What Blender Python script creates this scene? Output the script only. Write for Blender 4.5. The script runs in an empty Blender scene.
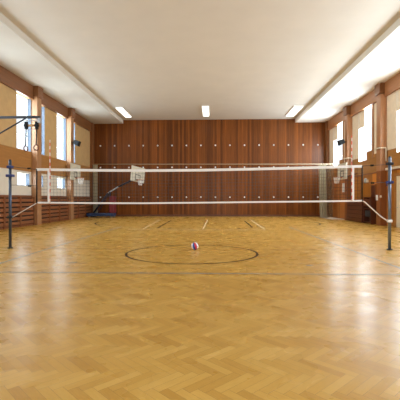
import bpy, bmesh, math, random
from mathutils import Vector, Matrix
random.seed(7)
C = bpy.context.scene.collection
PI = math.pi

# ------------------------------------------------------------------ camera
F = 380.7
CAM = Vector((0, 0, 1.504))
cd = bpy.data.cameras.new('camera')
cd.sensor_width = 36.0
cd.lens = 36.0 * F / 400.0
cd.clip_end = 300
cam = bpy.data.objects.new('camera', cd)
C.objects.link(cam)
cam.location = CAM
cam.rotation_euler = (PI/2 - 0.003, 0, 0.0334)
bpy.context.scene.camera = cam
RM = cam.rotation_euler.to_matrix()

def ray(px, py):
    return RM @ Vector(((px-200)/F, -(py-200)/F, -1.0))
def on_x(px, py, X):
    d = ray(px, py); return CAM + d*((X-CAM.x)/d.x)
def on_y(px, py, Y):
    d = ray(px, py); return CAM + d*((Y-CAM.y)/d.y)
def on_z(px, py, Z=0.0):
    d = ray(px, py); return CAM + d*((Z-CAM.z)/d.z)

# ------------------------------------------------------------------ room measures
XL, XR, YB, ZS, ZC = -10.46, 9.73, 32.65, 8.0, 8.3
Y0 = -3.0
PIL = [5.93, 11.17, 16.40, 21.64, 26.88]
PW, PD = 0.53, 0.35
WT = 0.27

# ------------------------------------------------------------------ materials
def new_mat(name):
    m = bpy.data.materials.new(name); m.use_nodes = True
    nt = m.node_tree
    b = nt.nodes['Principled BSDF']
    return m, nt, b
def mth(nt, op, a, b=None, c=None):
    n = nt.nodes.new('ShaderNodeMath'); n.operation = op
    for i, v in enumerate((a, b, c)):
        if v is None: continue
        if isinstance(v, (int, float)): n.inputs[i].default_value = v
        else: nt.links.new(v, n.inputs[i])
    return n.outputs[0]
def ramp(nt, fac, stops, interp='LINEAR'):
    n = nt.nodes.new('ShaderNodeValToRGB'); n.color_ramp.interpolation = interp
    el = n.color_ramp.elements
    while len(el) < len(stops): el.new(0.5)
    for e, (p, c) in zip(el, stops):
        e.position = p; e.color = (c[0], c[1], c[2], 1)
    nt.links.new(fac, n.inputs[0])
    return n.outputs[0]
def coords(nt, kind='Object'):
    return nt.nodes.new('ShaderNodeTexCoord').outputs[kind]
def noise(nt, vec, scale, detail=3, rough=0.5):
    n = nt.nodes.new('ShaderNodeTexNoise')
    n.inputs['Scale'].default_value = scale; n.inputs['Detail'].default_value = detail
    n.inputs['Roughness'].default_value = rough
    nt.links.new(vec, n.inputs['Vector']); return n.outputs['Fac']
def mapping(nt, vec, scale):
    n = nt.nodes.new('ShaderNodeMapping'); n.inputs['Scale'].default_value = scale
    nt.links.new(vec, n.inputs['Vector']); return n.outputs[0]
def sc(c, k): return tuple(min(1, x*k) for x in c)

def plain(name, col, rough=0.5, metal=0.0, var=0.08, scale=6.0, emit=0.0, spec=0.5):
    m, nt, b = new_mat(name)
    f = noise(nt, coords(nt), scale, 3)
    c = ramp(nt, f, [(0.3, sc(col, 1-var)), (0.7, sc(col, 1+var))])
    nt.links.new(c, b.inputs['Base Color'])
    b.inputs['Roughness'].default_value = rough; b.inputs['Metallic'].default_value = metal
    b.inputs['Specular IOR Level'].default_value = spec
    if emit:
        nt.links.new(c, b.inputs['Emission Color']); b.inputs['Emission Strength'].default_value = emit
    return m

def wood(name, col, axis=2, rough=0.4, plank=None, plank_axis=0, gap=0.06, var=0.25, grain=1.0, spec=0.5):
    """grain runs along `axis`; planks are laid side by side along plank_axis"""
    m, nt, b = new_mat(name)
    co = coords(nt)
    s = [14*grain]*3; s[axis] = 0.7*grain
    f = noise(nt, mapping(nt, co, s), 1.0, 4, 0.6)
    c = ramp(nt, f, [(0.25, sc(col, 1-var)), (0.5, col), (0.75, sc(col, 1+var))])
    if plank:
        sep = nt.nodes.new('ShaderNodeSeparateXYZ'); nt.links.new(co, sep.inputs[0])
        t = mth(nt, 'DIVIDE', sep.outputs[plank_axis], plank)
        idx = mth(nt, 'FLOOR', t); fr = mth(nt, 'FRACT', t)
        wn = nt.nodes.new('ShaderNodeTexWhiteNoise'); wn.noise_dimensions = '1D'
        nt.links.new(idx, wn.inputs['W'])
        k = mth(nt, 'MULTIPLY_ADD', wn.outputs['Value'], 0.7, 0.60)
        g = mth(nt, 'GREATER_THAN', fr, gap)
        k = mth(nt, 'MULTIPLY', k, mth(nt, 'MULTIPLY_ADD', g, 0.65, 0.35))
        hs = nt.nodes.new('ShaderNodeHueSaturation')
        nt.links.new(k, hs.inputs['Value']); nt.links.new(c, hs.inputs['Color'])
        c = hs.outputs['Color']
        bp = nt.nodes.new('ShaderNodeBump'); bp.inputs['Strength'].default_value = 0.25
        bp.inputs['Distance'].default_value = 0.01
        nt.links.new(g, bp.inputs['Height']); nt.links.new(bp.outputs[0], b.inputs['Normal'])
    nt.links.new(c, b.inputs['Base Color'])
    b.inputs['Roughness'].default_value = rough
    b.inputs['Specular IOR Level'].default_value = spec
    return m

def parquet():
    m, nt, b = new_mat('herringbone_parquet')
    W, N = 0.085, 5
    co = coords(nt)
    sep = nt.nodes.new('ShaderNodeSeparateXYZ'); nt.links.new(co, sep.inputs[0])
    x, y = sep.outputs[0], sep.outputs[1]
    r2 = 1/(math.sqrt(2)*W)
    u = mth(nt, 'MULTIPLY', mth(nt, 'ADD', x, y), r2)
    v = mth(nt, 'MULTIPLY', mth(nt, 'SUBTRACT', x, y), r2)
    i, j = mth(nt, 'FLOOR', u), mth(nt, 'FLOOR', v)
    fu, fv = mth(nt, 'FRACT', u), mth(nt, 'FRACT', v)
    k = mth(nt, 'FLOORED_MODULO', mth(nt, 'SUBTRACT', i, j), 2*N)
    hor = mth(nt, 'LESS_THAN', k, N-0.5)
    i0 = mth(nt, 'SUBTRACT', i, k)                      # start cell of a plank along u
    j0 = mth(nt, 'SUBTRACT', j, mth(nt, 'SUBTRACT', 2*N-1, k))
    def mix(a, c):   # hor ? a : c
        return mth(nt, 'ADD', mth(nt, 'MULTIPLY', hor, a), mth(nt, 'MULTIPLY', mth(nt, 'SUBTRACT', 1.0, hor), c))
    ida = mix(i0, i); idb = mix(j, mth(nt, 'ADD', j0, 0.37))
    along = mix(mth(nt, 'SUBTRACT', u, i0), mth(nt, 'SUBTRACT', v, j0))
    across = mix(fv, fu)
    cmb = nt.nodes.new('ShaderNodeCombineXYZ')
    nt.links.new(ida, cmb.inputs[0]); nt.links.new(idb, cmb.inputs[1])
    wn = nt.nodes.new('ShaderNodeTexWhiteNoise'); wn.noise_dimensions = '3D'
    nt.links.new(cmb.outputs[0], wn.inputs['Vector'])
    gv = nt.nodes.new('ShaderNodeCombineXYZ')
    nt.links.new(mth(nt, 'MULTIPLY', along, 0.6), gv.inputs[0])
    nt.links.new(mth(nt, 'MULTIPLY', across, 4.0), gv.inputs[1])
    nt.links.new(mth(nt, 'MULTIPLY', wn.outputs['Value'], 57.0), gv.inputs[2])
    gr = noise(nt, gv.outputs[0], 1.5, 3)
    big = noise(nt, co, 0.35, 2)
    t = mth(nt, 'ADD', mth(nt, 'MULTIPLY', wn.outputs['Value'], 0.42), mth(nt, 'MULTIPLY', gr, 0.34))
    t = mth(nt, 'ADD', t, mth(nt, 'MULTIPLY', big, 0.24))
    t = mth(nt, 'ADD', t, mth(nt, 'MULTIPLY_ADD', hor, 0.12, -0.06))
    c = ramp(nt, t, [(0.18, FLOOR_D), (0.5, FLOOR_M), (0.85, FLOOR_L)])
    e1 = mth(nt, 'LESS_THAN', across, 0.03)
    e2 = mth(nt, 'LESS_THAN', along, 0.04)
    e = mth(nt, 'MAXIMUM', e1, e2)
    mx = nt.nodes.new('ShaderNodeMixRGB'); mx.inputs[2].default_value = (0.16, 0.07, 0.02, 1)
    nt.links.new(mth(nt, 'MULTIPLY', e, 0.6), mx.inputs[0]); nt.links.new(c, mx.inputs[1])
    nt.links.new(mx.outputs[0], b.inputs['Base Color'])
    wob = noise(nt, co, 2.2, 2)
    rg = mth(nt, 'MULTIPLY_ADD', wob, 0.12, 0.22)
    nt.links.new(rg, b.inputs['Roughness'])
    b.inputs['Specular IOR Level'].default_value = 0.13
    bp = nt.nodes.new('ShaderNodeBump'); bp.inputs['Strength'].default_value = 0.03; bp.inputs['Distance'].default_value = 0.02
    nt.links.new(wn.outputs['Value'], bp.inputs['Height']); nt.links.new(bp.outputs[0], b.inputs['Normal'])
    return m
FLOOR_D, FLOOR_M, FLOOR_L = (0.45, 0.232, 0.040), (0.56, 0.318, 0.066), (0.65, 0.395, 0.105)

def glass():
    m = bpy.data.materials.new('window_glass'); m.use_nodes = True
    nt = m.node_tree; nt.nodes.clear()
    out = nt.nodes.new('ShaderNodeOutputMaterial')
    tr = nt.nodes.new('ShaderNodeBsdfTransparent'); tr.inputs[0].default_value = (0.93, 0.96, 0.98, 1)
    gl = nt.nodes.new('ShaderNodeBsdfGlossy'); gl.inputs['Roughness'].default_value = 0.03
    mx = nt.nodes.new('ShaderNodeMixShader'); mx.inputs[0].default_value = 0.06
    nt.links.new(tr.outputs[0], mx.inputs[1]); nt.links.new(gl.outputs[0], mx.inputs[2])
    nt.links.new(mx.outputs[0], out.inputs[0]); return m
def netting(name, col, open_):
    m, nt, b = new_mat(name)
    f = noise(nt, coords(nt), 30, 2)
    c = ramp(nt, f, [(0.3, sc(col, .85)), (0.7, sc(col, 1.15))])
    nt.links.new(c, b.inputs['Base Color']); b.inputs['Roughness'].default_value = 0.9
    b.inputs['Alpha'].default_value = 1-open_
    return m

M = {}
M['back'] = wood('back_wall_planks', (0.185, 0.054, 0.0088), 2, 0.33, plank=0.165, plank_axis=0, var=0.3, spec=0.22)
M['floor'] = parquet()
M['nearwall'] = plain('near_wall_plaster', (0.75, 0.76, 0.76), 0.8, var=0.02)
M['band'] = wood('wood_wall_band', (0.36, 0.165, 0.045), 1, 0.45, spec=0.25, var=0.14)
M['pil_r'] = wood('dark_pilaster_wood', (0.25, 0.085, 0.026), 2, 0.42, var=0.12, spec=0.3)
M['band_r'] = wood('orange_wood_wall', (0.50, 0.185, 0.026), 2, 0.42, spec=0.25, plank=0.62, plank_axis=1, gap=0.02, var=0.14)
M['low'] = wood('dark_wood_wall', (0.13, 0.045, 0.016), 1, 0.5, var=0.2)
M['tan'] = plain('tan_wall_panel', (0.52, 0.33, 0.14), 0.8, var=0.06, scale=3)
M['tan_lit'] = plain('lit_tan_wall_panel', (0.78, 0.65, 0.48), 0.8, var=0.05, scale=3)  # overexposed brightness of the right panels put into their colour
M['cream'] = plain('cream_plaster', (0.66, 0.60, 0.50), 0.8, var=0.03, scale=2)
M['pil'] = wood('pilaster_wood', (0.38, 0.19, 0.085), 2, 0.42, var=0.12)
M['pil_glare'] = wood('glare_pilaster_wood', (0.40, 0.19, 0.085), 2, 0.42, var=0.12)  # glare on the upper right pilasters put into the wood colour
M['fascia_lit'] = wood('lit_fascia_wood', (0.36, 0.15, 0.05), 1, 0.45, var=0.15)  # brighter light on the right fascia put into the wood colour
M['fascia'] = wood('fascia_wood', (0.20, 0.075, 0.022), 1, 0.45, var=0.2)
M['ceil'] = plain('ceiling_paint', (0.66, 0.61, 0.53), 0.85, var=0.02, scale=1.0)
M['soff_shade'] = plain('shaded_soffit_paint', (0.58, 0.53, 0.45), 0.85, var=0.02, scale=1.0)  # dimmer light on the left soffit put into the paint colour
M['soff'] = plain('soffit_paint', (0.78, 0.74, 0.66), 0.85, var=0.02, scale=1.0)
M['white'] = plain('white_paint', (0.85, 0.86, 0.86), 0.45, var=0.02)
M['reveal'] = plain('skylit_reveal', (0.11, 0.135, 0.175), 0.8, var=0.03)  # bluish skylight on the left window jambs put into the colour
M['glass'] = glass()
M['slat'] = wood('slat_wood', (0.25, 0.088, 0.030), 1, 0.45, var=0.3)
M['slat_d'] = wood('slat_frame_wood', (0.20, 0.066, 0.022), 2, 0.45, var=0.2)
M['dark'] = plain('gap_dark', (0.035, 0.016, 0.009), 0.8)
M['linegrey'] = plain('grey_line_paint', (0.25, 0.27, 0.28), 0.5, var=0.1, spec=0.08)
M['linedark'] = plain('dark_line_paint', (0.035, 0.012, 0.006), 0.6, var=0.1, spec=0.08)
M['linered'] = plain('red_brown_line_paint', (0.24, 0.075, 0.025), 0.6, var=0.1, spec=0.08)
M['linecream'] = plain('cream_line_paint', (0.85, 0.66, 0.40), 0.5, var=0.05, spec=0.08)
M['tape'] = plain('white_net_tape', (0.95, 0.95, 0.95), 0.7, var=0.02)
M['cord'] = plain('net_cord', (0.06, 0.06, 0.06), 0.8)
M['rope'] = plain('pale_rope', (0.72, 0.66, 0.60), 0.8)
M['steel'] = plain('dark_steel_pole', (0.065, 0.085, 0.125), 0.35, 0.5)
M['steel_l'] = plain('grey_steel_pole', (0.17, 0.20, 0.26), 0.32, 0.6)
M['blue'] = plain('dark_blue_metal', (0.030, 0.045, 0.17), 0.4, 0.2)
M['navy'] = plain('navy_painted_steel', (0.020, 0.022, 0.045), 0.4, 0.2)
M['bluebase'] = plain('blue_painted_steel', (0.025, 0.05, 0.13), 0.45, 0.1)
M['redpad'] = plain('dark_red_padding', (0.17, 0.015, 0.02), 0.55)
M['red'] = plain('red_paint', (0.60, 0.06, 0.04), 0.5)
M['orange'] = plain('orange_rim', (0.55, 0.16, 0.05), 0.4)
M['board'] = plain('backboard_cream', (0.60, 0.56, 0.44), 0.5, var=0.04)
M['boardline'] = plain('backboard_line', (0.13, 0.11, 0.09), 0.5)
M['black'] = plain('black_plastic', (0.010, 0.011, 0.012), 0.6, spec=0.15)
M['iron'] = plain('dark_iron', (0.030, 0.032, 0.038), 0.5, 0.1, spec=0.25)
M['grey'] = plain('grey_metal', (0.40, 0.42, 0.44), 0.4, 0.3)
M['ringwood'] = wood('ring_wood', (0.15, 0.05, 0.03), 0, 0.5)
M['barwood'] = wood('bar_wood', (0.52, 0.27, 0.09), 0, 0.5)
M['curtain'] = netting('beige_divider_netting', (0.47, 0.42, 0.29), 0.12)
M['net2'] = netting('brown_thin_netting', (0.30, 0.20, 0.11), 0.50)
M['chest'] = wood('chest_wood', (0.10, 0.026, 0.010), 1, 0.4, var=0.25)
M['door_or'] = wood('orange_door_wood', (0.46, 0.165, 0.035), 2, 0.4, var=0.12)
M['door_dk'] = wood('dark_door_wood', (0.10, 0.028, 0.012), 2, 0.4, var=0.12)
M['doorc'] = plain('cream_door_paint', (0.74, 0.63, 0.44), 0.5, var=0.03)
M['conduit'] = plain('cream_conduit', (0.70, 0.60, 0.46), 0.5, var=0.03)
M['cable'] = plain('tan_cable', (0.36, 0.27, 0.16), 0.7)
M['lamp'] = plain('lit_diffuser', (1.0, 0.97, 0.90), 0.5, var=0.01, emit=2.2)
M['mat'] = plain('pale_floor_light', (0.85, 0.80, 0.72), 0.6, var=0.03)  # pale colour stands in for bright light on the floor

def ball_mat():
    m, nt, b = new_mat('striped_ball_leather')
    sep = nt.nodes.new('ShaderNodeSeparateXYZ'); nt.links.new(coords(nt), sep.inputs[0])
    a = mth(nt, 'ARCTAN2', sep.outputs[0], mth(nt, 'MULTIPLY', sep.outputs[1], -1.0))
    t = mth(nt, 'FRACT', mth(nt, 'ADD', mth(nt, 'DIVIDE', a, 2*PI), 0.5))
    W_, B_, R_, P_ = (0.85, 0.86, 0.88), (0.03, 0.09, 0.38), (0.62, 0.02, 0.07), (0.80, 0.30, 0.33)
    s = []
    for q in range(2):
        for p, c in ((0, P_), (0.07, W_), (0.145, B_), (0.235, R_), (0.335, W_), (0.43, P_)):
            s.append((min(0.999, 0.5*q+p), c))
    c = ramp(nt, t, s, 'CONSTANT')
    nt.links.new(c, b.inputs['Base Color']); b.inputs['Roughness'].default_value = 0.35
    return m
def antenna_mat():
    m, nt, b = new_mat('red_white_antenna')
    sep = nt.nodes.new('ShaderNodeSeparateXYZ'); nt.links.new(coords(nt), sep.inputs[0])
    g = mth(nt, 'GREATER_THAN', mth(nt, 'FRACT', mth(nt, 'DIVIDE', sep.outputs[2], 0.2)), 0.5)
    c = ramp(nt, g, [(0.0, (0.85, 0.72, 0.66)), (1.0, (0.72, 0.10, 0.05))])
    nt.links.new(c, b.inputs['Base Color']); b.inputs['Roughness'].default_value = 0.5
    return m
M['ball'] = ball_mat(); M['antenna'] = antenna_mat()

# ------------------------------------------------------------------ mesh helpers
def box(bm, x0, x1, y0, y1, z0, z1, mtx=None):
    vs = [Vector((x, y, z)) for x in (x0, x1) for y in (y0, y1) for z in (z0, z1)]
    if mtx: vs = [mtx @ v for v in vs]
    v = [bm.verts.new(p) for p in vs]
    for f in ((0,1,3,2),(4,6,7,5),(0,4,5,1),(2,3,7,6),(0,2,6,4),(1,5,7,3)):
        bm.faces.new([v[i] for i in f])
def tube(bm, pts, r, n=8, closed=False, cap=True):
    pts = [Vector(p) for p in pts]; L = len(pts); rings = []
    rr = r if isinstance(r, (list, tuple)) else [r]*L
    prev = None
    for i, p in enumerate(pts):
        if closed: t = pts[(i+1) % L]-pts[i-1]
        else: t = pts[min(i+1, L-1)]-pts[max(i-1, 0)]
        t.normalize()
        if prev is None:
            a = Vector((0,0,1)) if abs(t.z) < 0.9 else Vector((1,0,0))
        else: a = prev
        nrm = (a-t*a.dot(t)).normalized(); prev = nrm
        bn = t.cross(nrm)
        rings.append([bm.verts.new(p+(nrm*math.cos(2*PI*k/n)+bn*math.sin(2*PI*k/n))*rr[i]) for k in range(n)])
    for i in range(L if closed else L-1):
        a, b = rings[i], rings[(i+1) % L]
        for k in range(n): bm.faces.new((a[k], a[(k+1)%n], b[(k+1)%n], b[k]))
    if cap and not closed:
        bm.faces.new(rings[0][::-1]); bm.faces.new(rings[-1])
def circle(c, r, ax1, ax2, n=32):
    c = Vector(c); ax1 = Vector(ax1); ax2 = Vector(ax2)
    return [c+ax1*r*math.cos(2*PI*k/n)+ax2*r*math.sin(2*PI*k/n) for k in range(n)]
def obj(name, bm, mat, parent=None, smooth=False, bevel=0):
    bmesh.ops.recalc_face_normals(bm, faces=bm.faces[:])
    me = bpy.data.meshes.new(name); bm.to_mesh(me); bm.free()
    me.materials.append(mat)
    if smooth:
        for p in me.polygons: p.use_smooth = True
    o = bpy.data.objects.new(name, me); C.objects.link(o)
    if parent is not None:
        o.parent = parent
        o.matrix_parent_inverse = Matrix.Translation(-parent.location) if parent.type == 'EMPTY' and not parent.parent else Matrix.Identity(4)
    if bevel:
        md = o.modifiers.new('bevel', 'BEVEL'); md.width = bevel; md.segments = 2; md.limit_method = 'ANGLE'
    return o
def B(name, mat, b, parent=None, bevel=0, mtx=None):
    bm = bmesh.new(); box(bm, *b, mtx=mtx); return obj(name, bm, mat, parent, bevel=bevel)
def T(name, mat, pts, r, parent=None, n=8, closed=False):
    bm = bmesh.new(); tube(bm, pts, r, n, closed); return obj(name, bm, mat, parent, smooth=True)
def tag(o, label, cat, group=None):
    o['label'] = label; o['category'] = cat
    if group: o['group'] = group
    return o
def thing(name, loc, label, cat, group=None):
    o = bpy.data.objects.new(name, None); o.location = loc; o.empty_display_size = 0.2
    C.objects.link(o); bpy.context.view_layer.update()
    return tag(o, label, cat, group)
def struct(o): o['kind'] = 'structure'; return o
def holed(bm, x0, x1, y0, y1, z0, z1, holes):
    ys = sorted({y0, y1} | {v for h in holes for v in h[:2] if y0 < v < y1})
    zs = sorted({z0, z1} | {v for h in holes for v in h[2:] if z0 < v < z1})
    for a, b in zip(ys, ys[1:]):
        for c, d in zip(zs, zs[1:]):
            my, mz = (a+b)/2, (c+d)/2
            if any(h[0] < my < h[1] and h[2] < mz < h[3] for h in holes): continue
            box(bm, x0, x1, a, b, c, d)

# ------------------------------------------------------------------ floor and painted lines
floor = struct(B('floor', M['floor'], (XL-WT, XR+WT, Y0, YB+0.3, -0.2, 0.0)))
LZ = 0.0
def strip(name, mat, pts, w, z=0.0025, closed=False):
    bm = bmesh.new(); pts = [Vector((p[0], p[1], z)) for p in pts]; L = len(pts); prs = []
    for i, p in enumerate(pts):
        t = (pts[(i+1) % L]-pts[i-1]) if closed else (pts[min(i+1, L-1)]-pts[max(i-1, 0)])
        t.normalize(); nn = Vector((-t.y, t.x, 0))*w/2
        prs.append((bm.verts.new(p+nn), bm.verts.new(p-nn)))
    for i in range(L if closed else L-1):
        a, b = prs[i], prs[(i+1) % L]; bm.faces.new((a[0], a[1], b[1], b[0]))
    return obj(name, bm, mat, floor)
def g(px, py): return on_z(px, py, 0.0)
YN, CX = 11.37, -0.446
strip('centre_circle', M['linedark'], [(-0.577+1.80*math.cos(a*PI/48), 10.57+1.80*math.sin(a*PI/48)) for a in range(96)], 0.06, 0.004, True)
strip('attack_line', M['linegrey'], [(-9, 7.66), (9, 7.66)], 0.055, 0.003)
for s in (-1, 1):
    strip('side_line', M['linegrey'], [(CX+4.5*s, 2.38), (CX+4.5*s, 20.4)], 0.06, 0.003)
strip('centre_line', M['linered'], [(-9, 11.40), (8, 11.40)], 0.035, 0.002)
p = g(350, 227.5); q = g(398, 237.0)
strip('basketball_side_line', M['linered'], [(7.3, 4), (7.3, 31.5)], 0.05, 0.002)
for a, b in (((68, 263.2), (77, 262.4)), ((306, 265.6), (313, 265.2))):
    strip('short_line', M['linegrey'], [g(*a), g(*b)], 0.07)
# far free-throw lane, arc and narrow cream lines
for a, b in (((157.5, 228.2), (171, 220.4)), ((252.3, 227.4), (244.5, 220.8))):
    strip('lane_line', M['linedark'], [g(*a), g(*b)], 0.10)
for a, b in (((203, 229.2), (207.5, 220.0)), ((143, 229.2), (160, 219.6)), ((265, 229.5), (250, 219.6))):
    strip('narrow_line', M['linecream'], [g(*a), g(*b)], 0.07)
a, b = g(128, 229.8), g(265, 229.5)
strip('narrow_line', M['linecream'], [(a.x, 18.4), (b.x, 18.4)], 0.05)
arc = []
e0, e1 = g(97, 222.6), g(317, 222.6)
cxm, rad = (e0.x+e1.x)/2, (e1.x-e0.x)/2
for k in range(49):
    t = PI + PI*k/48
    arc.append((cxm+rad*math.cos(t), 24.2+5.6*math.sin(t)))
strip('far_arc', M['linedark'], [(arc[0][0]+0.5, 25.1), (arc[0][0]+0.1, 24.7)]+arc[:9], 0.10)
strip('far_arc', M['linedark'], arc[-8:]+[(arc[-1][0]-0.1, 24.7), (arc[-1][0]-0.5, 25.1)], 0.10)
strip('far_arc', M['linecream'], arc[8:-7], 0.04)
for c in ((169.3, 228.3), (238.6, 228.3)):
    q = g(*c); strip('lane_mark', M['linedark'], [(q.x-0.1, q.y), (q.x+0.1, q.y)], 0.25)

# ------------------------------------------------------------------ back wall, ceiling
struct(B('wall_back', M['back'], (XL-WT, XR+WT, YB, YB+0.3, 0.0, ZC+0.2)))
struct(B('ceiling', M['ceil'], (XL-WT, XR+WT, Y0, YB+0.3, ZC, ZC+0.2)))
struct(B('wall_front', M['nearwall'], (XL-WT, XR+WT, Y0-0.3, Y0, 0.0, ZC+0.2)))
SL, SR = -7.72, 7.0
struct(B('trim_1', M['soff_shade'], (XL-0.02, SL, Y0, YB, ZS, ZC+0.01)))
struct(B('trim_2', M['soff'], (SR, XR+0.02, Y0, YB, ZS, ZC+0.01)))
struct(B('baseboard_back', M['low'], (XL+0.4, XR-0.4, YB-0.03, YB, 0.0, 0.16)))

# ------------------------------------------------------------------ side walls
WZ0, WZ1 = 4.2, 7.25
winL = [w for P in PIL for w in ((P-1.66, P-0.04), (P+PW+0.04, P+1.75))]
smallL = [w for P in PIL for w in ((P-1.60, P-0.22), (P+PW+0.10, P+1.50))]
winL = [w for w in winL if w[1] < 31]
wl = struct(bpy.data.objects.new('wall_left', None)); C.objects.link(wl)
bm = bmesh.new(); box(bm, XL-WT, XL, Y0, YB, 0, 1.67); obj('lower_panel', bm, M['low'], wl)
bm = bmesh.new(); holed(bm, XL-WT, XL, Y0, YB, 1.67, 3.05, [(a, b, 2.22, 2.93) for a, b in smallL]); obj('plaster_band', bm, M['cream'], wl)
B('wood_band', M['band'], (XL-WT, XL+0.02, Y0, YB, 3.05, WZ0), wl)
bm = bmesh.new(); holed(bm, XL-WT, XL, Y0, YB, WZ0, ZC, [(a, b, WZ0, WZ1) for a, b in winL]); obj('upper_panel', bm, M['tan'], wl)
B('top_rail', M['slat_d'], (XL, XL+0.05, Y0, YB, 1.58, 1.70), wl)

wr = struct(bpy.data.objects.new('wall_right', None)); C.objects.link(wr)
winR = [(P+1.90, P+4.10) for P in PIL]
bm = bmesh.new(); holed(bm, XR, XR+WT, Y0, YB, 0, 3.05, []); obj('lower_panel', bm, M['band_r'], wr)
bm = bmesh.new(); holed(bm, XR-0.01, XR+WT, Y0, YB, 3.05, WZ0, [(a+0.85, b, 3.95, WZ0) for a, b in winR]); obj('wood_band', bm, M['band'], wr)
bm = bmesh.new(); holed(bm, XR, XR+WT, Y0, YB, WZ0, ZC, [(a, b, WZ0, WZ1) for a, b in winR]); obj('upper_panel', bm, M['tan_lit'], wr)
B('picture_rail', M['slat_d'], (XR-0.03, XR, Y0, YB, 3.03, 3.09), wr)
for (a, b) in winR:
    B('ledge_board', M['band'], (XR-0.015, XR+0.10, a-0.02, a+0.85, 4.18, 4.46), wr)
    B('window_screen', M['tan_lit'], (XR+0.02, XR+0.05, b-0.92, b, 6.15, WZ1), wr)
    B('window_jamb', M['pil'], (XR-0.05, XR+0.02, a-0.22, a, 4.0, WZ1), wr)

n_tr = 3
for s, X in ((1, XL), (-1, XR)):
    x0, x1 = sorted((X, X+0.14*s))
    struct(B('trim_%d' % n_tr, M['fascia' if s > 0 else 'fascia_lit'], (x0, x1, Y0, YB, WZ1-0.02, ZS))); n_tr += 1
    for P in PIL:
        x0, x1 = sorted((X-0.01*s, X+PD*s))
        if s > 0: struct(B('trim_%d' % n_tr, M['pil'], (x0, x1, P, P+PW, 0, ZS-0.6), bevel=0.01))
        else:
            pr = struct(B('trim_%d' % n_tr, M['pil_r'], (x0, x1, P, P+PW, 0, 3.09), bevel=0.01))
            B('upper_glare', M['pil_glare'], (x0, x1, P, P+PW, 3.09, ZS-0.6), pr, bevel=0.01)  # upper part of the same pilaster, lightened as painted glare
        n_tr += 1
        x0, x1 = sorted((X-0.01*s, X+(PD+0.08)*s))
        struct(B('trim_%d' % n_tr, M['fascia'], (x0, x1, P-0.06, P+PW+0.06, ZS-0.6, ZS))); n_tr += 1
    x0, x1 = sorted((X, X+0.22*s))
    struct(B('trim_%d' % n_tr, M['fascia'], (x0, x1, YB-0.55, YB, 0, ZS))); n_tr += 1

# windows: frame (top-level structure) > glazing bars + pane
nw = 1
def window(X, s, a, b, z0, z1, transom, jamb):
    """s=+1 left wall (room on +x side)"""
    global nw
    xo = X-s*(WT-0.02); xi = X-s*(WT-0.07)
    xa, xb = sorted((xo, xi)); bm = bmesh.new(); t = 0.05
    box(bm, xa, xb, a, a+t, z0, z1); box(bm, xa, xb, b-t, b, z0, z1)
    box(bm, xa, xb, a+t, b-t, z0, z0+t); box(bm, xa, xb, a+t, b-t, z1-t, z1)
    if transom: box(bm, xa, xb, a+t, b-t, transom-0.03, transom+0.03)
    w = struct(obj('window_%d' % nw, bm, M['white'])); nw += 1
    xm = (xa+xb)/2
    B('pane', M['glass'], (xm-0.004, xm+0.004, a+t, b-t, z0+t, z1-t), w)
    x0, x1 = sorted((xi, X-s*0.002))
    B('far_reveal', M['reveal'] if jamb else M['white'], (x0, x1, b-0.015, b-0.001, z0, z1), w)
    B('sill', M['white'], (x0, x1, a, b-0.015, z0-0.001, z0+0.02), w)
    return w
lights = []
for P in PIL:
    for (a, b) in ((P-1.66, P-0.04), (P+PW+0.04, P+1.75)):
        window(XL, 1, a, b, WZ0, WZ1, 5.1, True); lights.append((XL, 1, a, b, WZ0, WZ1))
for P in PIL[2:]:
    for (a, b) in ((P-1.60, P-0.22), (P+PW+0.10, P+1.50)):
        window(XL, 1, a, b, 2.22, 2.93, None, True); lights.append((XL, 1, a, b, 2.22, 2.93))
for (a, b) in winR:
    window(XR, -1, a, b, 3.95, WZ1, 4.85, False); lights.append((XR, -1, a, b, 3.95, WZ1))

# ------------------------------------------------------------------ lighting
def area(name, loc, rot, sx, sy, power, col):
    l = bpy.data.lights.new(name, 'AREA'); l.shape = 'RECTANGLE'; l.size = sx; l.size_y = sy
    l.energy = power; l.color = col
    o = bpy.data.objects.new(name, l); o.location = loc; o.rotation_euler = rot; C.objects.link(o); return o
LEFT_RAD, RIGHT_RAD = 36.0, 98.0      # W per square metre of opening
for X, s, a, b, z0, z1 in lights:
    ar = (b-a)*(z1-z0)
    rad = LEFT_RAD if s > 0 else RIGHT_RAD
    area('daylight', (X-s*(WT+0.02), (a+b)/2, (z0+z1)/2), (0, -PI/2 if s > 0 else PI/2, 0), z1-z0, b-a,
         rad*ar, (0.80, 0.92, 1.0) if s > 0 else (0.88, 0.95, 1.0))
area('rear_window_light', (0.9, -2.6, 2.0), (PI/2, 0, 0), 1.6, 2.6, 420, (0.82, 0.92, 1.0))

w = bpy.data.worlds.new('world'); bpy.context.scene.world = w; w.use_nodes = True
bg = w.node_tree.nodes['Background']
bg.inputs[0].default_value = (0.92, 0.96, 1.0, 1); bg.inputs[1].default_value = 1.5

# ------------------------------------------------------------------ ceiling lights
for (pa, pb), lab in zip((((117.5, 125.5), (125.7, 131.3)), ((203, 209), (203.3, 209.0)), ((291.5, 299.5), (286.0, 293.5))),
                  ('long white ceiling light left of centre above the plank wall',
                   'long white ceiling light in the middle of the ceiling',
                   'long white ceiling light right of centre beside the lowered ceiling edge')):
    yy = 117.3 if pb[0] < 200 else 116.2
    a = on_z(pb[0], yy, ZC-0.08); b = on_z(pb[1], yy, ZC-0.08)
    wd = min(0.62, b.x-a.x); xm = (a.x+b.x)/2
    ya = a.y
    o = thing('ceiling_light', (xm, ya-1.6, ZC), lab, 'ceiling light', 'ceiling lights')
    B('housing', M['white'], (xm-wd/2-0.03, xm+wd/2+0.03, ya-3.2, ya, ZC-0.06, ZC), o)
    B('diffuser', M['lamp'], (xm-wd/2, xm+wd/2, ya-3.17, ya-0.03, ZC-0.10, ZC-0.06), o)

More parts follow.
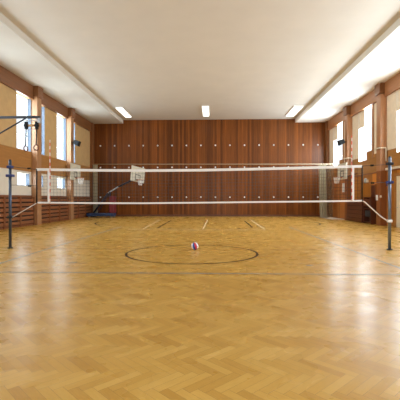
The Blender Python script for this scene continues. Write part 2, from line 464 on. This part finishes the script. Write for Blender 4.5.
# ------------------------------------------------------------------ plank wall knobs
ORD = ['first','second','third','fourth','fifth','sixth','seventh','eighth','ninth','tenth','eleventh','twelfth','thirteenth','fourteenth','fifteenth','sixteenth']
def knob_bm():
    bm = bmesh.new()
    tube(bm, [(0, 0, 0), (0, -0.02, 0), (0, -0.05, 0), (0, -0.08, 0), (0, -0.095, 0)], [0.04, 0.04, 0.07, 0.06, 0.025], 12)
    return bm
k0 = obj('wall_anchor', knob_bm(), M['white'], None, True)
zrows = [('top', on_y(215, 145.4, YB).z), ('middle', on_y(215, 167.3, YB).z), ('bottom', on_y(215, 197.2, YB).z)]
xa, xb = on_y(100.6, 170, YB).x, on_y(317.7, 170, YB).x
first = True
for rn, z in zrows:
    for i in range(16):
        o = k0 if first else k0.copy()
        if not first: C.objects.link(o)
        first = False
        o.location = (xa+(xb-xa)*i/15, YB, z)
        tag(o, 'white wall anchor, %s from left in the %s row on the back wall' % (ORD[i], rn), 'wall anchor', 'white anchors on the plank back wall')

# ------------------------------------------------------------------ divider cable and gathered nets
yc = YB-0.65; ycr = 30.1
za, zb = on_y(92, 164.2, yc).z, on_y(328, 164.2, ycr).z
o = T('divider_cable', M['cable'], [(XL+0.22, yc, za), ((XL+XR)/2, (yc+ycr)/2, (za+zb)/2), (XR-0.02, ycr, zb)], 0.035)
tag(o, 'long pale horizontal cable strung across the plank back wall', 'cable')
def gathered(name, p_top, p_bot, mat, folds, depth, zt, zb_, label, y_):
    """pleated hanging cloth between two x positions at the top and at the bottom"""
    bm = bmesh.new(); nu, nv = folds*8, 14; rows = []
    for j in range(nv+1):
        t = j/nv; z = zt+(zb_-zt)*t
        x0 = p_top[0]+(p_bot[0]-p_top[0])*t**1.5; x1 = p_top[1]+(p_bot[1]-p_top[1])*t**1.5
        rows.append([bm.verts.new((x0+(x1-x0)*i/nu+0.02*math.sin(i*1.7+t*3), y_+depth*(0.4+0.6*t)*math.sin(2*PI*folds*i/nu+0.4*math.sin(3*t)), z)) for i in range(nu+1)])
    for j in range(nv):
        for i in range(nu): bm.faces.new((rows[j][i], rows[j][i+1], rows[j+1][i+1], rows[j+1][i]))
    o = obj(name, bm, mat, None, True)
    return tag(o, label, 'divider net')
xx = lambda px: on_y(px, 190, ycr).x
xl = lambda px: on_y(px, 190, yc).x
gathered('divider_net', (xx(318.5), xx(325.8)), (xx(320.5), xx(327.2)), M['curtain'], 4, 0.13, zb-0.06, 0.03,
         'gathered beige divider net hanging in the right back corner, pale thick part', ycr)
gathered('divider_net', (xx(326.8), xx(332.4)), (xx(327.8), xx(332.4)), M['net2'], 3, 0.12, zb-0.06, 0.08,
         'thin brown divider net hanging right of the thick beige net', ycr)
gathered('divider_net', (xl(92.8), xl(97.6)), (xl(93.0), xl(97.6)), M['curtain'], 3, 0.11, za-0.05, 0.03,
         'narrow beige divider net hanging in the left back corner', yc)

# ------------------------------------------------------------------ slatted panels on the left wall
def slatted(y0, y1, label):
    o = thing('slatted_panel', (XL+0.14, (y0+y1)/2, 0), label, 'slatted panel', 'slatted wooden panels along the left wall')
    bm = bmesh.new(); box(bm, XL+0.01, XL+0.05, y0+0.02, y1-0.02, 0.05, 1.56); obj('backing', bm, M['dark'], o)
    bm = bmesh.new(); n = 6; h = 1.46/n
    for i in range(n):
        z = 0.12+i*h; box(bm, XL+0.08, XL+0.16, y0+0.07, y1-0.07, z+0.01, z+h*0.72)
    obj('slat_panel', bm, M['slat'], o, bevel=0.008)
    for a in (y0, y1-0.07):
        B('upright', M['slat_d'], (XL+0.01, XL+0.18, a, a+0.07, 0.0, 1.60), o)
    B('foot_rail', M['slat_d'], (XL+0.05, XL+0.13, y0+0.07, y1-0.07, 0.0, 0.10), o)
bays = [(PIL[2]+PW, PIL[3]), (PIL[3]+PW, PIL[4]), (PIL[4]+PW, YB-0.6)]
bl = ['before the nearer pillar', 'between the two pillars', 'beyond the farther pillar']
wh = ['nearest', 'middle', 'farthest']
for bi, (a, b) in enumerate(bays):
    for k in range(3):
        u0 = a+(b-a)*k/3; u1 = a+(b-a)*(k+1)/3
        slatted(u0+0.01, u1-0.01, '%s dark slatted panel on the left wall %s' % (wh[k], bl[bi]))

# ------------------------------------------------------------------ backboards on the side walls
def disc_net(bm, c, r, h, nn=12):
    for k in range(nn):
        for d in (1, -1):
            pts = []
            for j in range(5):
                t = j/4; a = 2*PI*(k+d*0.5*j)/nn; rr = r*(1-0.42*t)
                pts.append((c[0]+rr*math.cos(a), c[1]+rr*math.sin(a), c[2]-h*t))
            tube(bm, pts, 0.008, 4)
def backboard(name, mtx, wall_len, label, mount, bw=1.8, bh=1.06, root=None, facing=''):
    """local frame: board in the x-z plane, facing -y, board bottom at z=0"""
    o = root or thing(name, mtx @ Vector((0, 0, 0)), label, 'basketball backboard')
    bd = B('board', M['board'], (-bw/2, bw/2, -0.02, 0.02, 0, bh), o, mtx=mtx)
    bm = bmesh.new(); e = 0.05
    for (x0, x1, z0, z1) in ((-bw/2, bw/2, 0, e), (-bw/2, bw/2, bh-e, bh), (-bw/2, -bw/2+e, e, bh-e), (bw/2-e, bw/2, e, bh-e)):
        box(bm, x0, x1, -0.026, -0.021, z0, z1, mtx)
    obj('border', bm, M['board'], bd)
    bm = bmesh.new(); w2, t = 0.295, 0.07
    for (x0, x1, z0, z1) in ((-w2, w2, 0.15, 0.15+t), (-w2, w2, 0.6-t, 0.6), (-w2, -w2+t, 0.15+t, 0.6-t), (w2-t, w2, 0.15+t, 0.6-t)):
        box(bm, x0, x1, -0.028, -0.021, z0, z1, mtx)
    obj('target_square', bm, M['boardline'], bd)
    rim = T('rim', M['orange'], [mtx @ p for p in circle((0, -0.38, 0.15), 0.225, (1,0,0), (0,1,0), 28)], 0.014, o, 8, True)
    B('rim_bracket', M['orange'], (-0.07, 0.07, -0.16, -0.02, 0.10, 0.17), rim, mtx=mtx)
    bm = bmesh.new(); disc_net(bm, (0, -0.38, 0.14), 0.225, 0.42); bmesh.ops.transform(bm, matrix=mtx, verts=bm.verts[:])
    obj('hoop_net', bm, M['tape'], rim)
    for x in mount:
        T('support_arm', M['iron'], [mtx @ Vector((x*0.9, 0.02, 0.85)), mtx @ Vector((x, wall_len, 0.85))], 0.025, o)
        T('support_arm', M['iron'], [mtx @ Vector((x*0.9, 0.02, 0.15)), mtx @ Vector((x, wall_len, 0.35))], 0.025, o)
    return o
# left: faces +x
xb_ = XL+PD+0.28
pa, pb = on_x(70.6, 172, xb_).y, on_x(80.2, 172, xb_).y
zt = on_x(75.5, 164.2, xb_).z; zbm = on_x(75.5, 180, xb_).z
mt = Matrix.Translation((xb_, (pa+pb)/2, zbm)) @ Matrix.Rotation(PI/2, 4, 'Z')
backboard('wall_backboard', mt, 0.285, 'cream basketball backboard with target square mounted on the left wall pillar', (-0.12, 0.12), bw=pb-pa, bh=zt-zbm)
# right: faces -x
xb_ = XR-PD-0.45
pa, pb = on_x(347, 172, xb_).y, on_x(338, 172, xb_).y
zt = on_x(343, 163.3, xb_).z; zbm = on_x(343, 179.3, xb_).z
mt = Matrix.Translation((xb_, (pa+pb)/2, zbm)) @ Matrix.Rotation(-PI/2, 4, 'Z')
ym = (pa+pb)/2
backboard('wall_backboard', mt, 0.79, 'cream basketball backboard with target square mounted on the right wall', (-0.5, 0.5), bw=pb-pa, bh=zt-zbm)

# ------------------------------------------------------------------ portable basketball stand at the back left
YS = 30.9
st = thing('basketball_stand', (on_y(100, 217, YS).x, YS, 0), 'portable navy basketball stand with blue base, red padding and angled arm', 'basketball stand')
P_ = lambda px, py, Y=YS: on_y(px, py, Y)
bx0, bx1 = P_(88.5, 217).x, P_(114.5, 217).x
B('base_frame', M['bluebase'], (bx0, bx1, YS-0.55, YS+0.55, 0.10, 0.34), st, bevel=0.03)
for x in (bx0+0.2, bx1-0.15):
    for y in (YS-0.45, YS+0.45):
        T('wheel', M['grey'], [(x, y-0.04, 0.08), (x, y+0.04, 0.08)], 0.08, st, 14)
px0, px1 = P_(110.6, 200).x, P_(115.4, 200).x
B('padding', M['redpad'], (px0, px1, YS-0.45, YS+0.35, 0.36, P_(112, 196).z), st, bevel=0.05)
T('post', M['navy'], [(px0-0.06, YS, 0.3), (px0-0.06, YS, P_(109, 192).z)], 0.075, st)
el = P_(108.2, 193); e2 = P_(119, 186.3); e3 = P_(131.8, 180.3)
for dy in (-0.14, 0.14):
    T('lower_strut', M['navy'], [(P_(93.2, 213).x, YS+dy, 0.3), (el.x, YS+dy*0.5, el.z)], 0.045, st)
T('upper_strut', M['navy'], [(P_(97.5, 213).x, YS, 0.3), (el.x+0.05, YS, el.z-0.1)], 0.04, st)
bm = bmesh.new(); tube(bm, [el, e2], 0.055, 8); obj('counter_arm', bm, M['grey'], st)
T('main_arm', M['navy'], [e2+Vector((-0.05, 0, -0.03)), e3], 0.07, st)
c0 = P_(137.4, 182.0); ctop = P_(137.4, 166.9)
ang = math.radians(55)     # turned to the right
mt = Matrix.Translation((c0.x, YS-0.1, c0.z)) @ Matrix.Rotation(ang, 4, 'Z') @ Matrix.Rotation(math.radians(7), 4, 'Y')
backboard('', mt, 0.3, '', (), bw=1.5, bh=ctop.z-c0.z, root=st)
T('board_bracket', M['navy'], [e3, mt @ Vector((0, 0.02, 0.45))], 0.06, st)

# ------------------------------------------------------------------ net
XA, XB = on_y(36.5, 170, YN).x, on_y(362, 170, YN).x
topP = [on_y(*p, YN) for p in ((36.5, 169.5), (90, 170.3), (145, 170.6), (200, 170.2), (250, 169.2), (300, 168.0), (362, 166.3))]
botP = [on_y(*p, YN) for p in ((38, 202.6), (90, 203.1), (145, 203.2), (200, 202.7), (250, 202.1), (300, 201.6), (362, 200.8))]
def interp(P, x):
    for a, b in zip(P, P[1:]):
        if x <= b.x: t = (x-a.x)/(b.x-a.x); return a.z+(b.z-a.z)*t
    return P[-1].z
net = thing('volleyball_net', (CX, YN, 0), 'volleyball net with white tapes stretched across the hall between two posts', 'volleyball net')
def tape(name, P, h, th=0.012):
    bm = bmesh.new(); prev = None; N = 40
    for i in range(N+1):
        x = P[0].x+(P[-1].x-P[0].x)*i/N; z = interp(P, x)
        q = [bm.verts.new((x, YN+dy, z+dz)) for dy, dz in ((-th, -h/2), (th, -h/2), (th, h/2), (-th, h/2))]
        if prev:
            for k in range(4): bm.faces.new((prev[k], prev[(k+1)%4], q[(k+1)%4], q[k]))
        else: bm.faces.new(q)
        prev = q
    bm.faces.new(prev[::-1]); return obj(name, bm, M['tape'], net)
tape('top_tape', topP, 0.078); tape('bottom_tape', botP, 0.05)
bm = bmesh.new(); r = 0.0034
nx = int((XB-XA)/0.1)
for i in range(nx+1):
    x = XA+0.03+(XB-XA-0.06)*i/nx
    tube(bm, [(x, YN, interp(botP, x)), (x, YN, interp(topP, x))], r, 4)
for j in range(1, 10):
    pts = []
    for i in range(25):
        x = XA+0.03+(XB-XA-0.06)*i/24; pts.append((x, YN, interp(botP, x)*(1-j/10)+interp(topP, x)*j/10))
    tube(bm, pts, r, 4)
obj('net_mesh', bm, M['cord'], net)
xsL, xsR = on_y(48.7, 185, YN).x, on_y(353, 185, YN).x
for x in (xsL, xsR):
    B('side_tape', M['tape'], (x-0.03, x+0.03, YN-0.016, YN+0.016, interp(botP, x)-0.02, interp(topP, x)+0.03), net)
for x, px in ((on_y(50.4, 150, YN).x, 50.4), (on_y(351.4, 150, YN).x, 351.4)):
    zt_ = on_y(px, 140 if px < 200 else 136, YN).z
    T('antenna', M['antenna'], [(x, YN-0.03, interp(botP, x)), (x, YN-0.03, zt_)], 0.013, net)
for x, P in ((XA, 0), (XB, 1)):
    T('edge_cord', M['black'], [(x+0.005, YN, interp(topP, x)+0.02), (x+0.005, YN, interp(botP, x)-0.02)], 0.020 , net, 6)
XPL, XPR = on_y(10.2, 230, YN).x, on_y(389.6, 230, YN).x
pl = lambda px, py: on_y(px, py, YN)
def zpt(x, px, py): q = pl(px, py); return (x, YN, q.z)
ropes = [([pl(36.5, 169.5), zpt(XPL+0.085, 12, 166.8)], 0.008, 'cord'), ([pl(36.6, 185.8), zpt(XPL+0.044, 12, 185)], 0.006, 'cord'),
         ([pl(37.5, 202.6), zpt(XPL+0.07, 12, 217.2)], 0.014, 'rope'),
         ([pl(362, 166), zpt(XPR-0.09, 388, 164.6)], 0.008, 'cord'), ([pl(363, 183), zpt(XPR-0.095, 388, 182.4)], 0.007, 'cord'),
         ([pl(362, 200.8), pl(364.5, 202.0), pl(381, 216.8), zpt(XPR-0.06, 388, 221)], 0.018, 'rope')]
for pts, r, m in ropes: T('tension_rope', M[m], pts, r, net, 6)
for px, py in ((29, 168.4), (29.5, 186), (372, 165.4), (372.5, 183)):
    q = pl(px, py); B('rope_hook', M['black'], (q.x-0.05, q.x+0.05, YN-0.02, YN+0.02, q.z-0.025, q.z+0.025), net, bevel=0.01)

# posts
def post(x, ztop, mat, clamps, label, r):
    o = thing('volleyball_post', (x, YN, 0), label, 'volleyball post', 'volleyball posts')
    T('pole', mat, [(x, YN, 0), (x, YN, ztop)], r, o, 14)
    T('floor_collar', M['iron'], [(x, YN, 0), (x, YN, 0.03)], r+0.035, o, 14)
    T('cap', M['iron'], [(x, YN, ztop), (x, YN, ztop+0.03)], r*0.8, o, 14)
    for z, w_, m in clamps:
        B('clamp', M[m], (x-w_/2, x+w_/2, YN-r-0.025, YN+r+0.025, z-0.04, z+0.04), o, bevel=0.012)
    return o
post(XPL, pl(10, 160.5).z, M['steel'], ((pl(10, 167).z, 0.16, 'blue'), (pl(10, 175.7).z, 0.22, 'blue'), (pl(10, 217).z, 0.13, 'iron')),
     'dark steel volleyball post with blue clamps standing at the left end of the net', 0.042)
post(XPR, pl(390, 157.5).z, M['steel_l'], ((pl(390, 163.8).z, 0.17, 'iron'), (pl(390, 182.3).z, 0.18, 'blue'), (pl(390, 221).z, 0.115, 'tape')),
     'grey steel volleyball post with blue clamp standing at the right end of the net', 0.046)
# crank on right post
o = [c for c in C.objects if c.name.startswith('volleyball_post')][-1]
z = pl(390, 182.3).z
cl = [c for c in o.children if c.name.startswith('clamp')][1]
T('crank_handle', M['blue'], [(XPR-0.06, YN-0.05, z), (XPR-0.12, YN-0.09, z-0.02), (XPR-0.12, YN-0.09, z-0.12)], 0.014, cl)

# ball
bm = bmesh.new(); bmesh.ops.create_uvsphere(bm, u_segments=36, v_segments=24, radius=0.112)
ball = obj('ball', bm, M['ball'], None, True)
q = on_z(194.8, 249.9, 0)
ball.location = (q.x, q.y, 0.112); ball.rotation_euler = (Matrix.Rotation(math.radians(-14), 3, 'Y') @ Matrix.Rotation(math.radians(96), 3, 'Z')).to_euler()
tag(ball, 'small red, white and blue striped ball lying on the floor in the circle', 'ball')

# ------------------------------------------------------------------ swing-out boom with gymnastic rings (left, high up)
YJ = 16.66
XJ = XL+PD
J = lambda px, py: on_y(px, py, YJ)
zb0 = J(20, 117.3).z
xe = J(40, 117).x
jib = thing('ring_boom', (XJ+0.03, YJ, zb0), 'dark steel wall boom with diagonal brace reaching out from a left wall pillar', 'boom')
B('boom_beam', M['iron'], (XJ+0.03, xe, YJ-0.05, YJ+0.05, zb0-0.05, zb0+0.05), jib)
br0 = J(25.5, 118.5); br1 = J(0, 133.3); dd = (br1-br0); k = (XJ+0.06-br0.x)/dd.x
T('brace', M['iron'], [br0, br0+dd*k], 0.035, jib)
B('wall_plate', M['iron'], (XJ+0.002, XJ+0.03, YJ-0.12, YJ+0.12, (br0+dd*k).z-0.15, zb0+0.15), jib)
B('end_plate', M['grey'], (xe-0.08, xe+0.02, YJ-0.07, YJ+0.07, J(40, 123).z, zb0-0.05), jib)
tr = thing('gymnastic_rings', (J(31, 125).x, YJ, J(31, 119).z), 'pair of gymnastic rings on dark straps hanging from pulleys below the wall boom', 'gymnastic rings')
xl_, xr_ = J(26.3, 125).x, J(36.7, 125).x; zp = J(31, 125.5).z; zt_ = zb0-0.05
bm = bmesh.new()
tube(bm, [(xl_, YJ, zp+0.20), (xl_, YJ, zt_)], 0.022, 6); tube(bm, [(xr_, YJ, zp+0.20), (xr_, YJ, zt_)], 0.022, 6)
tube(bm, [(xl_, YJ, zp+0.21), (xr_, YJ, zp+0.21)], 0.020, 6)
tube(bm, [(xl_, YJ, zp-0.17), (xr_, YJ, zp-0.17)], 0.014, 6)
tube(bm, [(xl_, YJ, zp+0.2), (xl_, YJ, zp-0.17)], 0.018, 6); tube(bm, [(xr_, YJ, zp+0.2), (xr_, YJ, zp-0.17)], 0.018, 6)
obj('carrier_frame', bm, M['grey'], tr)
T('spreader_bar', M['barwood'], [(xl_, YJ, zp), (xr_, YJ, zp)], 0.045, tr)
for x in (xl_, xr_):
    bm = bmesh.new(); tube(bm, [(x, YJ-0.06, zp), (x, YJ+0.06, zp)], 0.09, 14); box(bm, x-0.05, x+0.05, YJ-0.075, YJ+0.075, zp-0.16, zp+0.16)
    obj('pulley', bm, M['black'], tr)
rl = J(25.7, 149); rr_ = J(36.2, 147.6)
T('strap', M['black'], [(xl_, YJ, zp-0.1), (rl.x, YJ, rl.z+0.13)], 0.030, tr, 6)
T('strap', M['black'], [(xr_, YJ, zp-0.1), (rr_.x, YJ, rr_.z+0.12)], 0.030, tr, 6)
T('ring', M['ringwood'], circle((rl.x, YJ, rl.z+0.02), 0.115, (0.25, 0.97, 0), (0,0,1), 28), 0.026, tr, 8, True)
T('ring', M['ringwood'], circle((rr_.x, YJ, rr_.z), 0.115, (1,0,0), (0,0,1), 28), 0.026, tr, 8, True)

# ------------------------------------------------------------------ loudspeakers on the pillars
def speaker(c, s, label, ry):
    o = thing('wall_speaker', c, label, 'loudspeaker', 'loudspeakers on the pillars')
    mt = Matrix.Translation(c) @ Matrix.Rotation(ry, 4, 'Y')
    bm = bmesh.new()
    pts = [(-0.2, -0.18, -0.14), (-0.2, 0.18, -0.14), (-0.2, 0.18, 0.14), (-0.2, -0.18, 0.14), (0.2, -0.24, -0.19), (0.2, 0.24, -0.19), (0.2, 0.24, 0.19), (0.2, -0.24, 0.19)]
    v = [bm.verts.new(mt @ Vector(p)) for p in pts]
    for f in ((0,1,2,3),(7,6,5,4),(0,4,5,1),(1,5,6,2),(2,6,7,3),(3,7,4,0)): bm.faces.new([v[i] for i in f])
    obj('cabinet', bm, M['black'], o, bevel=0.015)
    B('grille', M['black'], (0.203, 0.212, -0.2, 0.2, -0.16, 0.16), o, mtx=mt)
    wx = XL+PD if s > 0 else XR-PD
    T('bracket', M['black'], [(wx, c[1], c[2]+0.02), (c[0], c[1], c[2])], 0.03, o)
c = on_x(75.9, 142.6, XL+PD+0.32); c.y = PIL[4]+0.26; speaker((c.x, c.y, c.z), 1, 'black loudspeaker bracketed high on the farther left pillar', 0.35)
c = on_x(342.4, 141.6, XR-PD-0.36); c.y = PIL[4]+0.2; speaker((c.x, c.y, c.z), -1, 'black loudspeaker bracketed high on the right pillar', PI-0.35)

# ------------------------------------------------------------------ right wall: conduits, doors, plates, furniture
def conduit(P, label):
    z = on_x(382, 147.5, XR-PD).z if P < 25 else on_x(351, 157, XR-PD).z
    y = P-0.06
    bm = bmesh.new(); x1 = XR-PD-0.04
    tube(bm, [(x1, P+PW, z), (x1, y, z), (XR-0.08, y, z), (XR-0.08, y-0.04, z), (XR-0.08, y-0.04, z-0.75)], 0.04, 8)
    return tag(obj('conduit', bm, M['conduit'], None, True), label, 'conduit', 'cream conduits')
conduit(PIL[3], 'cream pipe wrapped around the nearer right pillar')
conduit(PIL[4], 'cream pipe wrapped around the farther right pillar')

# cream door at the right edge of the frame
yd1 = on_x(397.3, 200, XR).y; yd0 = yd1-1.5; zd = on_x(399, 176, XR).z
d = struct(B('door_1', M['doorc'], (XR-0.05, XR+0.01, yd0, yd1, 0.01, zd), bevel=0.01))
bm = bmesh.new(); t = 0.16
box(bm, XR-0.09, XR, yd1, yd1+t, 0, zd+t); box(bm, XR-0.09, XR, yd0-t, yd0, 0, zd+t); box(bm, XR-0.09, XR, yd0, yd1, zd, zd+t)
obj('door_frame', bm, M['band'], d)
T('door_handle', M['grey'], [(XR-0.05, yd1-0.12, 1.05), (XR-0.11, yd1-0.12, 1.05), (XR-0.11, yd1-0.26, 1.05)], 0.014, d)
struct(B('trim_%d' % n_tr, M['conduit'], (XR-0.14, XR, 17.0, PIL[3]-0.12, 3.09, 3.21))); n_tr += 1
# dark narrow doorway beyond the pillar
ya, yb_ = on_x(375.8, 200, XR).y, on_x(372.3, 200, XR).y
d = struct(B('door_2', M['door_dk'], (XR-0.02, XR+0.01, ya, yb_, 0.01, on_x(374, 186, XR).z)))
bm = bmesh.new(); zz = on_x(374, 186, XR).z
box(bm, XR-0.06, XR, yb_, yb_+0.1, 0, zz+0.1); box(bm, XR-0.06, XR, ya-0.1, ya, 0, zz+0.1); box(bm, XR-0.06, XR, ya, yb_, zz, zz+0.1)
obj('door_frame', bm, M['slat_d'], d)
# orange door panel in the far right corner
yo0, yo1 = PIL[4]+PW+0.35, 31.2
d = struct(B('door_3', M['door_or'], (XR-0.03, XR+0.01, yo0, yo1, 0.02, 3.0)))
bm = bmesh.new()
box(bm, XR-0.07, XR, yo1, yo1+0.12, 0, 3.03); box(bm, XR-0.07, XR, yo0-0.12, yo0, 0, 3.03)
obj('door_frame', bm, M['slat_d'], d)
bm = bmesh.new(); ym2 = (yo0+yo1)/2
box(bm, XR-0.036, XR-0.03, ym2-0.01, ym2+0.01, 0.02, 3.0); obj('door_joint', bm, M['dark'], d)
z = on_x(343, 209, XR).z
B('door_hatch', M['door_or'], (XR-0.05, XR-0.03, yo0+0.1, yo0+0.75, z-0.3, z+0.35), d, bevel=0.01)

def plate(name, X, px, y0, y1, wpx, mat, label, cat, depth=0.03):
    a = on_x(px-wpx/2, y0, X); b = on_x(px+wpx/2, y1, X)
    z0, z1 = sorted((on_x(px, y0, X).z, on_x(px, y1, X).z))
    ya_, yb2 = sorted((a.y, b.y))
    return tag(B(name, M[mat], (X-depth, X, ya_, yb2, z0, z1), bevel=0.006), label, cat)
plate('wall_sign', XR-0.03, 343.7, 183.2, 192.2, 2.0, 'white', 'tall narrow white notice on the orange door in the right corner', 'sign')
plate('wall_plate', XR-PD, 377.2, 195.0, 200.3, 1.7, 'white', 'white upright plate on the nearer right pillar', 'wall plate')
plate('switch', XR, 370.6, 198.2, 200.3, 1.3, 'conduit', 'small pale switch on the right wall beside the dark doorway', 'switch')
plate('switch', XR-PD, 381.0, 195.3, 197.5, 1.6, 'conduit', 'small pale switch on the nearer right pillar right of the white plate', 'switch')
# round bell on right wall
q = on_x(366, 180.8, XR)
bell = thing('wall_bell', q, 'round pale bell fixed on the right wall above the dark cabinet', 'bell')
T('dome', M['grey'], [(q.x, q.y, q.z), (q.x-0.05, q.y, q.z), (q.x-0.10, q.y, q.z), (q.x-0.13, q.y, q.z)], [0.17, 0.17, 0.13, 0.04], bell, 16)
B('striker_box', M['conduit'], (q.x-0.07, q.x, q.y-0.42, q.y-0.2, q.z-0.12, q.z+0.05), bell, bevel=0.01)

# vaulting box
xf = 9.28; yv0, yv1 = 24.05, PIL[4]-0.06
zv = on_x(352, 200.5, xf).z
v = thing('vaulting_box', ((xf+XR)/2, (yv0+yv1)/2, 0), 'long dark brown wooden vaulting box of stacked sections against the right wall', 'vaulting box')
ht = on_x(350, 199.5, xf).z
ht = max(1.35, ht); nsec = 5; h = (ht-0.14)/nsec
for i in range(nsec):
    B('box_section', M['chest'], (xf+0.012*i, XR-0.04, yv0+0.02*i, yv1-0.02*i, 0.02+i*h, 0.02+(i+1)*h-0.035), v, bevel=0.015)
    B('joint_strip', M['dark'], (xf+0.03+0.012*i, XR-0.06, yv0+0.04+0.02*i, yv1-0.04-0.02*i, 0.02+(i+1)*h-0.035, 0.02+(i+1)*h), v)
B('padded_top', M['redpad'], (xf+0.05, XR-0.05, yv0+0.1, yv1-0.1, 0.02+nsec*h, 0.14+nsec*h), v, bevel=0.04)
# dark cabinet beside it
yk0, yk1 = 22.85, 24.0
v = thing('cabinet', ((xf+XR)/2, (yk0+yk1)/2, 0), 'dark brown cabinet with a grey front panel beside the vaulting box', 'cabinet')
xk = 9.36
bm = bmesh.new(); hk = 1.62
box(bm, xk, XR-0.03, yk0, yk0+0.06, 0, hk); box(bm, xk, XR-0.03, yk1-0.06, yk1, 0, hk)
box(bm, xk, XR-0.03, yk0+0.06, yk1-0.06, hk-0.06, hk); box(bm, xk, XR-0.03, yk0+0.06, yk1-0.06, 0.9, 0.95); box(bm, xk, XR-0.03, yk0+0.06, yk1-0.06, 0.06, 0.11)
box(bm, XR-0.06, XR-0.03, yk0+0.06, yk1-0.06, 0.11, hk-0.06)
obj('carcass', bm, M['chest'], v)
B('front_panel', M['iron'], (xk+0.02, xk+0.05, yk0+0.2, yk1-0.2, 0.42, 0.80), v)
B('drawer_front', M['chest'], (xk-0.015, xk+0.02, yk0+0.07, yk1-0.07, 1.05, 1.5), v, bevel=0.01)
# thin pale slab added as a painted light patch before the orange door
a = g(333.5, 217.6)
tag(B('floor_light_patch', M['mat'], (XR-1.05, XR-0.10, 28.0, 31.2, 0.0, 0.02), bevel=0.008), 'flat pale slab standing in for a patch of light on the floor in front of the orange door', 'mat')  # no real mat: added slab, 'mat' here means the painted light patch

# ------------------------------------------------------------------ colour management
vs = bpy.context.scene.view_settings
vs.view_transform = 'Standard'; vs.look = 'None'; vs.exposure = 0.08; vs.gamma = 1.0
bpy.context.scene.cycles.max_bounces = 8
bpy.context.scene.cycles.diffuse_bounces = 5
bpy.context.scene.cycles.use_denoising = True
